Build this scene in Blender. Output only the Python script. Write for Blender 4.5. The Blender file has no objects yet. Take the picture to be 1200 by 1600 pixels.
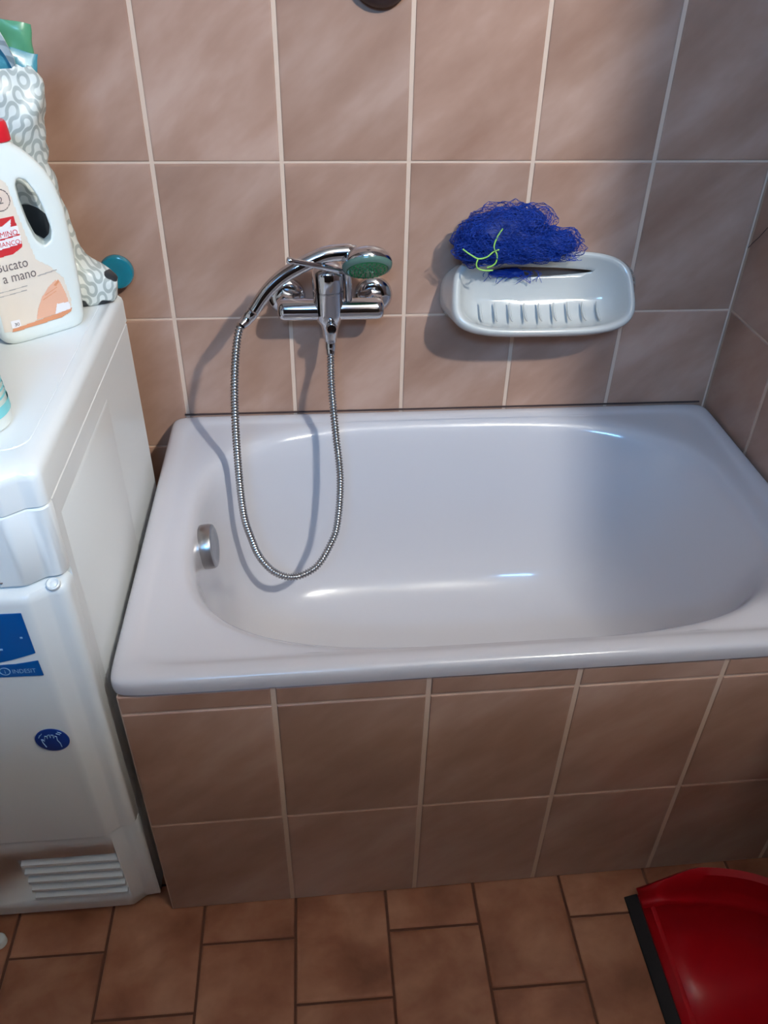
import bpy, bmesh, math, random
from mathutils import Vector, Matrix, noise
random.seed(7)
noise.seed_set(7)
PI = math.pi
S = bpy.context.scene
COL = S.collection

# ------------------------------------------------------------------ camera, world, light, exposure
cam_d = bpy.data.cameras.new('camera')
cam = bpy.data.objects.new('camera', cam_d); COL.objects.link(cam)
cam.location = (-0.7571, -1.3512, 1.2955)
cam.rotation_euler = (0.93636, -0.01704, -0.08280)
cam_d.sensor_fit = 'VERTICAL'; cam_d.sensor_height = 36.0; cam_d.sensor_width = 27.0
cam_d.lens = 36.0 * 1264.44 / 1600.0
cam_d.clip_start = 0.02
S.camera = cam

LAMP_STRENGTH = 1960.0
LAMP_COLOR = (1.0, 0.99, 0.92)
WINDOW_POWER = 52.0
WINDOW_COLOR = (0.21, 0.53, 1.0)
SKY = (0.42, 0.62, 1.0)
S.view_settings.view_transform = 'Standard'
S.view_settings.look = 'None'
S.view_settings.gamma = 1.0
S.view_settings.use_curve_mapping = False
S.view_settings.exposure = 0.0
w = bpy.data.worlds.new('sky'); S.world = w; w.use_nodes = True
w.node_tree.nodes['Background'].inputs[0].default_value = (*SKY, 1)
w.node_tree.nodes['Background'].inputs[1].default_value = 1.0
# daylight entering by the window of the front wall, behind the camera
ld = bpy.data.lights.new('window_daylight', 'AREA'); ld.shape = 'RECTANGLE'
ld.size = 0.78; ld.size_y = 0.35; ld.energy = WINDOW_POWER; ld.color = WINDOW_COLOR
lo = bpy.data.objects.new('window_daylight', ld); COL.objects.link(lo)
lo.location = (-0.95, -2.79, 2.31)
lo.rotation_euler = (math.radians(68), 0, math.radians(-6))

# ------------------------------------------------------------------ helpers
def lin(r, g, b):
    f = lambda c: (c/255/12.92 if c/255 <= 0.04045 else ((c/255+0.055)/1.055)**2.4)
    return (f(r), f(g), f(b), 1.0)

def mat(name, color, rough=0.5, metal=0.0, coat=0.0, trans=0.0, sss=0.0, emit=None, es=0.0, bump=0.0, bscale=200.0, var=0.0, vscale=8.0, ior=1.45):
    m = bpy.data.materials.new(name); m.use_nodes = True
    nt = m.node_tree; b = nt.nodes['Principled BSDF']
    b.inputs['Base Color'].default_value = color
    b.inputs['Roughness'].default_value = rough
    b.inputs['Metallic'].default_value = metal
    b.inputs['Coat Weight'].default_value = coat
    b.inputs['Coat Roughness'].default_value = 0.06
    b.inputs['Transmission Weight'].default_value = trans
    b.inputs['IOR'].default_value = ior
    if sss: b.inputs['Subsurface Weight'].default_value = sss; b.inputs['Subsurface Radius'].default_value = (.01, .01, .01)
    if emit: b.inputs['Emission Color'].default_value = emit; b.inputs['Emission Strength'].default_value = es
    if bump or var:
        tc = nt.nodes.new('ShaderNodeTexCoord'); n = nt.nodes.new('ShaderNodeTexNoise')
        nt.links.new(tc.outputs['Object'], n.inputs['Vector'])
        n.inputs['Scale'].default_value = bscale if bump else vscale; n.inputs['Detail'].default_value = 4
        if bump:
            bp = nt.nodes.new('ShaderNodeBump'); bp.inputs['Strength'].default_value = bump; bp.inputs['Distance'].default_value = 0.001
            nt.links.new(n.outputs[0], bp.inputs['Height']); nt.links.new(bp.outputs[0], b.inputs['Normal'])
        if var:
            n2 = nt.nodes.new('ShaderNodeTexNoise'); n2.inputs['Scale'].default_value = vscale
            nt.links.new(tc.outputs['Object'], n2.inputs['Vector'])
            mx = nt.nodes.new('ShaderNodeMixRGB'); mx.blend_type = 'MULTIPLY'; mx.inputs[0].default_value = var
            mx.inputs[1].default_value = color
            nt.links.new(n2.outputs[0], mx.inputs[2]); nt.links.new(mx.outputs[0], b.inputs['Base Color'])
    return m

def tile_mat(name, c_dark, c_mid, c_light, rough, scale, stretch, rot, bump=0.12):
    m = bpy.data.materials.new(name); m.use_nodes = True
    nt = m.node_tree; N = nt.nodes.new; L = nt.links.new; b = nt.nodes['Principled BSDF']
    tc = N('ShaderNodeTexCoord'); oi = N('ShaderNodeObjectInfo')
    mul = N('ShaderNodeMath'); mul.operation = 'MULTIPLY'; mul.inputs[1].default_value = 37.0
    L(oi.outputs['Random'], mul.inputs[0])
    add = N('ShaderNodeVectorMath'); add.operation = 'ADD'
    L(tc.outputs['Object'], add.inputs[0]); L(mul.outputs[0], add.inputs[1])
    mp = N('ShaderNodeMapping'); mp.vector_type = 'TEXTURE'; mp.inputs['Rotation'].default_value = rot; mp.inputs['Scale'].default_value = stretch
    L(add.outputs[0], mp.inputs['Vector'])
    n1 = N('ShaderNodeTexNoise'); n1.inputs['Scale'].default_value = scale; n1.inputs['Detail'].default_value = 4.5; n1.inputs['Roughness'].default_value = 0.55
    n1.inputs['Distortion'].default_value = 0.15
    L(mp.outputs[0], n1.inputs['Vector'])
    r = N('ShaderNodeValToRGB'); e = r.color_ramp.elements
    e[0].position = 0.30; e[0].color = c_dark; e[1].position = 0.70; e[1].color = c_light
    k = e.new(0.5); k.color = c_mid
    L(n1.outputs[0], r.inputs[0])
    # whole-tile tone shift
    hs = N('ShaderNodeHueSaturation')
    mr = N('ShaderNodeMapRange'); mr.inputs['To Min'].default_value = 0.92; mr.inputs['To Max'].default_value = 1.07
    L(oi.outputs['Random'], mr.inputs['Value']); L(mr.outputs[0], hs.inputs['Value'])
    L(r.outputs[0], hs.inputs['Color']); L(hs.outputs[0], b.inputs['Base Color'])
    b.inputs['Roughness'].default_value = rough
    n2 = N('ShaderNodeTexNoise'); n2.inputs['Scale'].default_value = 24; n2.inputs['Detail'].default_value = 3
    L(add.outputs[0], n2.inputs['Vector'])
    bp = N('ShaderNodeBump'); bp.inputs['Strength'].default_value = bump; bp.inputs['Distance'].default_value = 0.002
    L(n2.outputs[0], bp.inputs['Height']); L(bp.outputs[0], b.inputs['Normal'])
    return m

class MB:
    """collects vertices and faces of one mesh"""
    def __init__(s): s.v = []; s.f = []
    def add(s, vs, fs):
        o = len(s.v); s.v += [tuple(p) for p in vs]; s.f += [tuple(i+o for i in q) for q in fs]; return s
    def box(s, x0, x1, y0, y1, z0, z1):
        v = [(x, y, z) for z in (z0, z1) for y in (y0, y1) for x in (x0, x1)]
        return s.add(v, [(0,2,3,1),(4,5,7,6),(0,1,5,4),(2,6,7,3),(0,4,6,2),(1,3,7,5)])
    def loft(s, rings, cap0=True, cap1=True, closed=True):
        n = len(rings[0]); v = [p for r in rings for p in r]; f = []
        for i in range(len(rings)-1):
            for j in range(n if closed else n-1):
                k = (j+1) % n
                f.append((i*n+j, i*n+k, (i+1)*n+k, (i+1)*n+j))
        if cap0: f.append(tuple(reversed(range(n))))
        if cap1: f.append(tuple(range((len(rings)-1)*n, len(rings)*n)))
        return s.add(v, f)
    def lathe(s, prof, origin=(0,0,0), axis=(0,0,1), n=32, cap0=True, cap1=True):
        a = Vector(axis).normalized(); u = a.orthogonal().normalized(); w_ = a.cross(u); o = Vector(origin)
        rings = [[o + a*h + (u*math.cos(2*PI*i/n) + w_*math.sin(2*PI*i/n))*max(r, 1e-5) for i in range(n)] for r, h in prof]
        return s.loft(rings, cap0, cap1)
    def tube(s, pts, rad, n=14, flat=None):
        pts = [Vector(p) for p in pts]
        R = rad if isinstance(rad, (list, tuple)) else [rad]*len(pts)
        t = (pts[1]-pts[0]).normalized(); u = t.orthogonal().normalized(); rings = []
        for i, p in enumerate(pts):
            a = pts[max(i-1, 0)]; b = pts[min(i+1, len(pts)-1)]
            t = (b-a).normalized(); u = (u - t*u.dot(t)).normalized(); w_ = t.cross(u)
            rings.append([p + (u*math.cos(2*PI*k/n) + w_*math.sin(2*PI*k/n))*R[i] for k in range(n)])
        return s.loft(rings)

def spline(pts, k=10):
    P = [Vector(p) for p in pts]; out = []
    for i in range(len(P)-1):
        p0 = P[max(i-1, 0)]; p1 = P[i]; p2 = P[i+1]; p3 = P[min(i+2, len(P)-1)]
        for j in range(k):
            t = j/k
            out.append(0.5*((2*p1)+(p2-p0)*t+(2*p0-5*p1+4*p2-p3)*t*t+(3*p1-p0-3*p2+p3)*t**3))
    out.append(P[-1]); return out

def obj(name, mb, m, parent=None, smooth=True, angle=None, origin=None, sub=0):
    me = bpy.data.meshes.new(name)
    vs = mb.v
    if origin is not None: vs = [(x-origin[0], y-origin[1], z-origin[2]) for x, y, z in vs]
    me.from_pydata(vs, [], mb.f); me.update()
    bm = bmesh.new(); bm.from_mesh(me); bmesh.ops.recalc_face_normals(bm, faces=bm.faces)
    if smooth:
        for f in bm.faces: f.smooth = True
        a = math.radians(angle if angle else 40)
        for e in bm.edges:
            if len(e.link_faces) == 2 and e.calc_face_angle(0) > a: e.smooth = False
    bm.to_mesh(me); bm.free()
    me.materials.append(m)
    o = bpy.data.objects.new(name, me); COL.objects.link(o)
    if parent:
        o.parent = parent
        if origin is not None: o.location = origin
    elif origin is not None: o.location = origin
    if sub:
        md = o.modifiers.new('sub', 'SUBSURF'); md.levels = sub; md.render_levels = sub
    return o

def thing(name, label, cat, loc=(0,0,0), group=None):
    o = bpy.data.objects.new(name, None); COL.objects.link(o); o.empty_display_size = 0.05
    o.location = loc; o['label'] = label; o['category'] = cat
    if group: o['group'] = group
    return o
def tag(o, label, cat):
    o['label'] = label; o['category'] = cat; return o
def part(name, mb, m, t, **k):
    """part in world coordinates under an Empty placed at t.location (pure translation)"""
    mb2 = MB(); L = t.location
    # nested parents carry no offset of their own
    root = t
    off = Vector((0, 0, 0)); q = t
    while q is not None: off += q.location; q = q.parent
    mb2.v = [(x-off.x, y-off.y, z-off.z) for x, y, z in mb.v]; mb2.f = mb.f
    return obj(name, mb2, m, t, **k)
def struct(name, mb, m, **k):
    o = obj(name, mb, m, **k); o['kind'] = 'structure'; return o

def bake(o):
    """apply the modifiers of o to its mesh"""
    bpy.context.view_layer.update()
    dg = bpy.context.evaluated_depsgraph_get()
    me = bpy.data.meshes.new_from_object(o.evaluated_get(dg)); o.modifiers.clear(); o.data = me
def cut(o, cutters):
    for i, c in enumerate(cutters):
        md = o.modifiers.new('cut%d' % i, 'BOOLEAN'); md.operation = 'DIFFERENCE'; md.object = c; md.solver = 'EXACT'
    bake(o)
    for c in cutters:
        me = c.data; bpy.data.objects.remove(c); bpy.data.meshes.remove(me)

def text_mesh(s, size):
    cu = bpy.data.curves.new('t', 'FONT'); cu.body = s; cu.size = size; cu.resolution_u = 3
    t = bpy.data.objects.new('t', cu); COL.objects.link(t); bpy.context.view_layer.update()
    me = t.evaluated_get(bpy.context.evaluated_depsgraph_get()).to_mesh()
    v = [tuple(p.co) for p in me.vertices]; f = [tuple(p.vertices) for p in me.polygons]
    bpy.data.objects.remove(t); bpy.data.curves.remove(cu)
    return v, f

def sup(c, n): return math.copysign(abs(c)**(2.0/n), c)
def superring(cx, cy, a, b, n, z, N=48):
    return [(cx + a*sup(math.cos(2*PI*i/N), n), cy + b*sup(math.sin(2*PI*i/N), n), z) for i in range(N)]
def inpoly(x, y, P):
    c = False; j = len(P)-1
    for i in range(len(P)):
        if (P[i][1] > y) != (P[j][1] > y) and x < (P[j][0]-P[i][0])*(y-P[i][1])/(P[j][1]-P[i][1])+P[i][0]: c = not c
        j = i
    return c

# ------------------------------------------------------------------ materials
M_tile = tile_mat('wall_tile_glaze', lin(156,120,102), lin(173,138,120), lin(189,157,141), 0.30, 6.5, (1.5,0.62,1.0), (0,0,0.72))
M_ptile = M_tile
M_ftile = tile_mat('floor_tile_clay', lin(122,74,52), lin(150,98,72), lin(174,126,98), 0.36, 10.0, (1.1,0.9,1), (0,0,0.3))
M_grout = mat('grout', lin(214,188,168), 0.85, bump=0.3, bscale=300)
M_fgrout = mat('floor_grout', lin(92,58,44), 0.9)
M_farwall = mat('far_wall_glaze', lin(84,70,63), 0.4, var=0.3, vscale=3)
M_plaster = mat('plaster', lin(180,178,174), 0.8)
M_enamel = mat('bathtub_enamel', lin(199,196,200), 0.16, coat=0.4)
M_chrome = mat('chrome', lin(205,207,212), 0.09, 1.0)
M_satin = mat('satin_chrome', lin(172,170,170), 0.28, 1.0)
M_hose = mat('hose_steel', lin(172,172,174), 0.24, 1.0)
M_white = mat('appliance_white', lin(226,230,231), 0.28, coat=0.15)
M_recess_shade = mat('recess_shade', lin(28,26,30), 0.7)  # near-black colour that stands in for shade inside openings
M_ceram = mat('soap_dish_ceramic', lin(196,197,194), 0.14, coat=0.5)
M_blue = mat('blue_nylon', lin(10,58,158), 0.5)
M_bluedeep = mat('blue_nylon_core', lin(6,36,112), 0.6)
M_lime = mat('lime_cord', lin(150,205,90), 0.5)
M_teal = mat('teal_plastic', lin(20,118,138), 0.14, coat=0.5)
M_tealpack = mat('teal_film', lin(72,138,152), 0.25)
M_tealdark = mat('dark_teal_film', lin(30,100,125), 0.3)
M_green = mat('green_film', lin(88,150,112), 0.3)
M_jelly = mat('green_translucent', lin(24,128,72), 0.2, trans=0.35)
M_ring = mat('grey_green_ring', lin(88,116,106), 0.2)
M_red = mat('red_plastic', lin(172,6,22), 0.34)
M_rubber = mat('black_rubber', lin(22,20,24), 0.7)
M_bottle = mat('milky_plastic', lin(228,234,230), 0.3, sss=0.25)
M_redcap = mat('red_cap', lin(214,34,48), 0.32)
M_cream = mat('label_cream', lin(230,216,200), 0.45)
M_beige = mat('label_beige', lin(226,205,190), 0.45)
M_redprint = mat('label_red', lin(205,50,56), 0.45)
M_whiteprint = mat('label_white', lin(240,236,238), 0.45)
M_greyprint = mat('label_grey', lin(112,100,98), 0.5)
M_palegrey = mat('label_pale_grey', lin(178,170,164), 0.5)
M_skin = mat('label_skin', lin(232,178,150), 0.45)
M_orange = mat('label_orange', lin(222,150,110), 0.45)
M_sticker = mat('sticker_blue', lin(4,88,160), 0.3)
M_navy = mat('sticker_navy', lin(18,58,140), 0.3)
M_light = mat('sticker_print', lin(150,190,220), 0.4)
M_cyan = mat('cyan_label', lin(130,215,222), 0.4)
M_hook = mat('dark_hook', lin(60,40,38), 0.4)
M_glass = mat('window_glass', (0.95,0.98,1,1), 0.02, trans=1.0)
def pane_mat():
    m = bpy.data.materials.new('window_pane_glass'); m.use_nodes = True; nt = m.node_tree; nt.nodes.clear()
    o = nt.nodes.new('ShaderNodeOutputMaterial'); t = nt.nodes.new('ShaderNodeBsdfTransparent'); g = nt.nodes.new('ShaderNodeBsdfGlossy')
    g.inputs['Roughness'].default_value = 0.02; mx = nt.nodes.new('ShaderNodeMixShader')
    mx.inputs[0].default_value = 0.06; nt.links.new(t.outputs[0], mx.inputs[1]); nt.links.new(g.outputs[0], mx.inputs[2]); nt.links.new(mx.outputs[0], o.inputs[0])
    return m
M_glass = pane_mat()
M_bulb = mat('bulb_glow', (1,1,1,1), 0.3, emit=(*LAMP_COLOR,1), es=LAMP_STRENGTH)
M_wood = mat('blocker_wood', lin(74,54,42), 0.5, var=0.4, vscale=12)
M_sealant = mat('dark_sealant', lin(70,52,50), 0.8)

def bag_mat():
    """printed film: a labyrinth of grey quarter-circle strokes on white, with a few black printed patches"""
    m = bpy.data.materials.new('maze_print_film'); m.use_nodes = True
    nt = m.node_tree; N = nt.nodes.new; L = nt.links.new; b = nt.nodes['Principled BSDF']
    def M(op, a, c=None, d=None):
        n = N('ShaderNodeMath'); n.operation = op
        for k, v in enumerate((a, c, d)):
            if v is None: continue
            if isinstance(v, (int, float)): n.inputs[k].default_value = v
            else: L(v, n.inputs[k])
        return n.outputs[0]
    tc = N('ShaderNodeTexCoord'); nz = N('ShaderNodeTexNoise'); nz.inputs['Scale'].default_value = 18
    L(tc.outputs['Object'], nz.inputs['Vector'])
    sx = N('ShaderNodeSeparateXYZ'); L(tc.outputs['Object'], sx.inputs[0])
    X, Y, Z = sx.outputs
    K = 74.0
    u = M('MULTIPLY', M('ADD', M('ADD', M('MULTIPLY', Y, 0.7), X), M('MULTIPLY', nz.outputs[0], 0.016)), K)
    v = M('MULTIPLY', M('ADD', Z, M('MULTIPLY', nz.outputs[0], 0.012)), K*0.9)
    cb = N('ShaderNodeCombineXYZ'); L(M('FLOOR', u), cb.inputs[0]); L(M('FLOOR', v), cb.inputs[1])
    wn = N('ShaderNodeTexWhiteNoise'); wn.noise_dimensions = '2D'; L(cb.outputs[0], wn.inputs['Vector'])
    flip = M('GREATER_THAN', wn.outputs['Value'], 0.5)
    fu = M('FRACT', u); fv = M('FRACT', v)
    fu = M('ABSOLUTE', M('SUBTRACT', flip, fu))
    d1 = M('ABSOLUTE', M('SUBTRACT', M('SQRT', M('ADD', M('MULTIPLY', fu, fu), M('MULTIPLY', fv, fv))), 0.5))
    gu = M('SUBTRACT', 1.0, fu); gv = M('SUBTRACT', 1.0, fv)
    d2 = M('ABSOLUTE', M('SUBTRACT', M('SQRT', M('ADD', M('MULTIPLY', gu, gu), M('MULTIPLY', gv, gv))), 0.5))
    dd = M('MINIMUM', d1, d2)
    r = N('ShaderNodeMapRange'); r.inputs['From Min'].default_value = 0.13; r.inputs['From Max'].default_value = 0.20; L(dd, r.inputs[0])
    mx = N('ShaderNodeMixRGB'); L(r.outputs[0], mx.inputs[0]); mx.inputs[1].default_value = lin(168,176,173); mx.inputs[2].default_value = lin(216,221,217)
    # black printed patches
    n2 = N('ShaderNodeTexNoise'); n2.inputs['Scale'].default_value = 30; n2.inputs['Detail'].default_value = 1
    L(tc.outputs['Object'], n2.inputs['Vector'])
    lo_ = N('ShaderNodeMapRange'); lo_.inputs['From Min'].default_value = 0.20; lo_.inputs['From Max'].default_value = 0.10
    lo_.inputs['To Min'].default_value = 0; lo_.inputs['To Max'].default_value = 0.22; L(Z, lo_.inputs[0])
    a1 = M('ADD', n2.outputs[0], lo_.outputs[0])
    ex = M('DIVIDE', M('ADD', M('SUBTRACT', X, 0.1400), M('MULTIPLY', M('SUBTRACT', Z, 0.1140), 0.55)), 0.017); ez = M('DIVIDE', M('SUBTRACT', Z, 0.1140), 0.026)
    blob = M('SUBTRACT', 1.25, M('MULTIPLY', M('ADD', M('MULTIPLY', ex, ex), M('MULTIPLY', ez, ez)), 0.42))
    a1 = M('MAXIMUM', a1, M('ADD', blob, M('MULTIPLY', M('SUBTRACT', n2.outputs[0], 0.5), 0.5)))
    st = N('ShaderNodeMapRange'); st.inputs['From Min'].default_value = 0.79; st.inputs['From Max'].default_value = 0.81; L(a1, st.inputs[0])
    m2 = N('ShaderNodeMixRGB'); L(st.outputs[0], m2.inputs[0]); L(mx.outputs[0], m2.inputs[1]); m2.inputs[2].default_value = lin(40,44,48)
    L(m2.outputs[0], b.inputs['Base Color']); b.inputs['Roughness'].default_value = 0.38
    return m
M_bag = bag_mat()

# ------------------------------------------------------------------ room shell
TW, TH = 0.2, 0.2555
ZR = [0.983 + TH*k for k in range(-4, 7)]           # horizontal joints of the walls (first just below the floor)
XL, XR, YF, ZC = -1.75, 0.70, -2.7, 2.65
RE = -1.06           # free end of the right wall
struct('floor', MB().box(XL-.1, XR+.1, YF-.1, 0.1, -0.08, -0.0016), M_fgrout, smooth=False)
fl = bpy.data.objects['floor']
wb = struct('wall_back', MB().box(XL-.1, 0.0, 0.0016, 0.12, -0.05, ZC+.1), M_grout, smooth=False)
wr = struct('wall_right', MB().box(0.0016, XR+.1, RE, 0.12, -0.05, ZC+.1), M_grout, smooth=False)
struct('wall_far_right', MB().box(XR, XR+.1, YF, RE-.0005, -0.05, ZC+.1), M_farwall, smooth=False)
struct('wall_left', MB().box(XL-.1, XL, YF, 0.0, -.05, ZC+.1), M_farwall, smooth=False)
WXA, WXB, WZ0, WZ1 = -1.39, -0.51, 2.08, 2.54
m_ = MB()
m_.box(XL-.1, WXA, YF-.1, YF, -.05, ZC+.1).box(WXB, XR+.1, YF-.1, YF, -.05, ZC+.1)
m_.box(WXA, WXB, YF-.1, YF, -.05, WZ0).box(WXA, WXB, YF-.1, YF, WZ1, ZC+.1)
struct('wall_front', m_, M_farwall, smooth=False)
struct('ceiling', MB().box(XL-.1, XR+.1, YF-.1, .12, ZC, ZC+.1), M_plaster, smooth=False)
m_ = MB()
for a, b, c, d in ((WXA, WXB, WZ0, WZ0+.05), (WXA, WXB, WZ1-.05, WZ1), (WXA, WXA+.05, WZ0+.05, WZ1-.05), (WXB-.05, WXB, WZ0+.05, WZ1-.05)):
    m_.box(a, b, YF-.07, YF-.02, c, d)
win = struct('window_1', m_, M_white, smooth=False)
obj('pane', MB().box(WXA+.05, WXB-.05, YF-.05, YF-.046, WZ0+.05, WZ1-.05), M_glass, win, smooth=False)

# ------------------------------------------------------------------ tiles: glazed slabs with an eased edge, meshes shared by size
_tc = {}
def tile_mesh(w_, h_, m, ease):
    key = (round(w_, 4), round(h_, 4), m.name)
    if key in _tc: return _tc[key]
    d = 0.006; b = MB(); e = ease
    r = lambda i, z: [(-w_/2+i, -h_/2+i, z), (w_/2-i, -h_/2+i, z), (w_/2-i, h_/2-i, z), (-w_/2+i, h_/2-i, z)]
    b.loft([r(0, -d), r(0, -e*0.55), r(e*0.45, -e*0.12), r(e*1.6, 0)], cap0=False)
    me = bpy.data.meshes.new('tile'); me.from_pydata(b.v, [], b.f); me.materials.append(m)
    for p in me.polygons: p.use_smooth = False
    _tc[key] = me; return me
def put_tile(parent, name, c, w_, h_, ux, uy, m, ease=0.0022, jig=0.0004, tilt=0.0012):
    """tile centred at c; ux,uy are the width and height directions of its face"""
    ux = Vector(ux); uy = Vector(uy); n = ux.cross(uy)
    o = bpy.data.objects.new(name, tile_mesh(w_, h_, m, ease)); COL.objects.link(o)
    R = Matrix((ux, uy, n)).transposed()
    R = R @ Matrix.Rotation(random.uniform(-tilt, tilt), 3, 'X') @ Matrix.Rotation(random.uniform(-tilt, tilt), 3, 'Y')
    o.matrix_world = Matrix.Translation(Vector(c)+n*random.uniform(-jig, jig)) @ R.to_4x4()
    o.parent = parent
    return o
GV, GH = 0.0066, 0.0034
for k in range(-9, 0):
    x0, x1 = k*TW, (k+1)*TW
    x0 = max(x0, XL)
    for i in range(len(ZR)-1):
        z0, z1 = max(ZR[i], 0.0), min(ZR[i+1], ZC)
        if z1-z0 < .02 or x1-x0 < .02: continue
        put_tile(wb, 'wall_tile', ((x0+x1)/2, 0, (z0+z1)/2), x1-x0-GV, z1-z0-GH, (1,0,0), (0,0,1), M_tile)
ye = [0.0, -0.182, -0.382, -0.582, -0.782, -0.982, -1.06]
for k in range(6):
    for i in range(len(ZR)-1):
        z0, z1 = max(ZR[i], 0.0), min(ZR[i+1], ZC)
        if z1-z0 < .02: continue
        put_tile(wr, 'wall_tile', (0, (ye[k]+ye[k+1])/2, (z0+z1)/2), ye[k]-ye[k+1]-GV, z1-z0-GH, (0,-1,0), (0,0,1), M_tile)
# hairline crack rising across a tile of the right wall
cr = [(-.0004, -.001, .8415), (-.0004, -.012, .8545), (-.0004, -.026, .868), (-.0004, -.046, .892), (-.0004, -.075, .925)]
obj('crack', MB().tube(cr, 0.0006, 5), M_sealant, wr)
# floor: 15 x 20 cm tiles in half-bond columns running away from the wall
FX0, FW, FA, FB = -1.1146, 0.1465, -0.7149, -0.8130
for k in range(-5, 11):
    x0, x1 = FX0+k*FW, FX0+(k+1)*FW
    if x1 > XR+.02: continue
    base = FB if k % 2 == 0 else FA
    for j in range(-9, 5):
        y1, y0 = base+j*0.2, base+(j-1)*0.2
        if y1 > -0.001: y1 = -0.001
        if y0 < YF: y0 = YF
        xa, xb = max(x0, XL), min(x1, XR)
        if y1-y0 < .02 or xb-xa < .02: continue
        if xb > 0.0 and y1 > RE:
            if y0 > RE-.03: 
                if xa > -.03: continue
                xb = -.002
            elif xa > 0: y1 = RE-.002
            else: xb = -.002
        put_tile(fl, 'floor_tile', ((xa+xb)/2, (y0+y1)/2, 0), xb-xa-.003, y1-y0-.0025, (1,0,0), (0,1,0), M_ftile, ease=0.004, jig=0.0003)

# ------------------------------------------------------------------ tiled apron of the bathtub
PX0, PX1 = -1.0215, -0.0025
py = lambda x: -0.6472 + 0.01505*(x+0.4334)
ap = thing('bathtub_surround', 'low tiled apron of glazed brown tiles closing the front of the bathtub', 'surround', (-.51, -.64, 0))
m_ = MB(); q = 0.0016
m_.add([(PX0+.002, py(PX0)+q, 0), (PX1, py(PX1)+q, 0), (PX1, py(PX1)+.05, 0), (PX0+.002, py(PX0)+.05, 0),
        (PX0+.002, py(PX0)+q, .509), (PX1, py(PX1)+q, .509), (PX1, py(PX1)+.05, .509), (PX0+.002, py(PX0)+.05, .509)],
       [(0,1,2,3),(4,5,6,7),(0,1,5,4),(2,3,7,6),(1,2,6,5),(0,3,7,4)])
m_.box(PX0+.002, PX0+.05, py(PX0)+.05, -.01, 0, .509)
part('masonry', m_, M_grout, ap, smooth=False)
cx_ = [PX0, -.8266, -.6266, -.4266, -.2266, -.0266, PX1]
ux = Vector((1, .01505, 0)).normalized()
for i in range(6):
    a, b = cx_[i], cx_[i+1]
    for z0, z1 in ((0, .2322), (.2322, .4764), (.4764, .511)):
        o = put_tile(ap, 'tile', (0,0,0), b-a-GV, z1-z0-GH, ux, (0,0,1), M_ptile)
        c = (a+b)/2
        o.location = Vector((c, py(c), (z0+z1)/2)) - ap.location

# ------------------------------------------------------------------ bathtub
tub = thing('bathtub', 'short white enamelled bathtub with wide rim, set between washing machine and tiled corner', 'bathtub', (-.515, -.33, 0))
N = 144
PHI = []
for i in range(N):
    t = 2*PI*i/N; PHI.append(t + 0.18*math.sin(4*t))
def tring(x0, x1, y0, y1, n, z):
    cx, cy, a, b = (x0+x1)/2, (y0+y1)/2, (x1-x0)/2, (y1-y0)/2; out = []
    for p in PHI:
        c, s = math.cos(p), math.sin(p)
        k = (abs(c)**n+abs(s)**n)**(-1.0/n)
        x, y = cx+a*c*k, cy+b*s*k
        wgt = max(0, (-.33-y)/.32)
        out.append((x, y+.01505*(x+.45)*wgt, z))
    return out
X0, X1, Y0, Y1 = -1.0265, -.003, -.6525, -.0035
R_ = []
for ins, z, n in ((.006, .5115, 42), (.0, .5125, 42), (0, .531, 42), (.0012, .5355, 42), (.005, .5395, 38), (.011, .5412, 34), (.020, .5412, 28), (.026, .5400, 24), (.031, .5375, 20), (.037, .5365, 15)):
    R_.append(tring(X0+ins, X1-ins, Y0+ins, Y1-ins, n, z))
for x0, x1, y0, y1, n, z in (
    (-.975, -.056, -.615-.010, -.030, 4.0, .5365),
    (-.964, -.067, -.622+.004, -.038, 3.4, .5350),
    (-.957, -.074, -.612, -.045, 3.3, .5300),
    (-.951, -.081, -.606, -.052, 3.25, .5200),
    (-.947, -.090, -.602, -.058, 3.2, .5000),
    (-.941, -.120, -.592, -.070, 3.2, .4200),
    (-.933, -.160, -.580, -.082, 3.2, .3300),
    (-.922, -.205, -.565, -.098, 3.2, .2550),
    (-.900, -.250, -.540, -.124, 3.1, .2060),
    (-.860, -.310, -.500, -.165, 3.0, .1830),
    (-.800, -.400, -.450, -.215, 2.8, .1760),
    (-.720, -.500, -.390, -.275, 2.5, .1745)):
    R_.append(tring(x0, x1, y0, y1, n, z))
b = MB(); b.loft(R_, cap0=False)
shell = part('tub_shell', b, M_enamel, tub, angle=80, sub=1)
# overflow cover: low chrome disc on the left end wall
ax = Vector((0.97, 0, 0.10)).normalized(); oc = Vector((-.9475, -.330, .484))
b = MB().lathe([(.031, -.008), (.0345, -.004), (.0358, .004), (.0358, .014), (.0345, .0185), (.031, .0205), (.024, .0195), (.022, .0185), (.010, .0185), (.0001, .0188)], oc, ax, 40, cap0=True, cap1=True)
ov = part('overflow_cover', b, M_satin, tub)
b = MB(); u_ = Vector((0, 1, 0)); v_ = ax.cross(u_)
for k in range(9):
    pass
pts = []
for k in range(10):
    a = math.radians(-100 + k*5.0)
    pts.append(oc + ax*.0045 + (u_*math.cos(a)*1 + Vector((0,0,1))*math.sin(a))*.0352)
part('overflow_slot_shade', MB().tube(pts, .0035, 8), M_recess_shade, ov)  # dark bead painted as the shade of the opening, no hole is cut
dc = Vector((-.80, -.33, .1765))
part('drain', MB().lathe([(.034, -.002), (.034, .001), (.030, .0025), (.022, .0005), (.018, .0005), (.0001, .001)], dc, (0,0,1), 32), M_chrome, tub)
# dark joint where the enamel meets the tiles
b = MB().tube([(-1.005, -.0012, .540), (-.012, -.0012, .540)], .0016, 6)
part('joint_sealant', b, M_sealant, tub)

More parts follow.
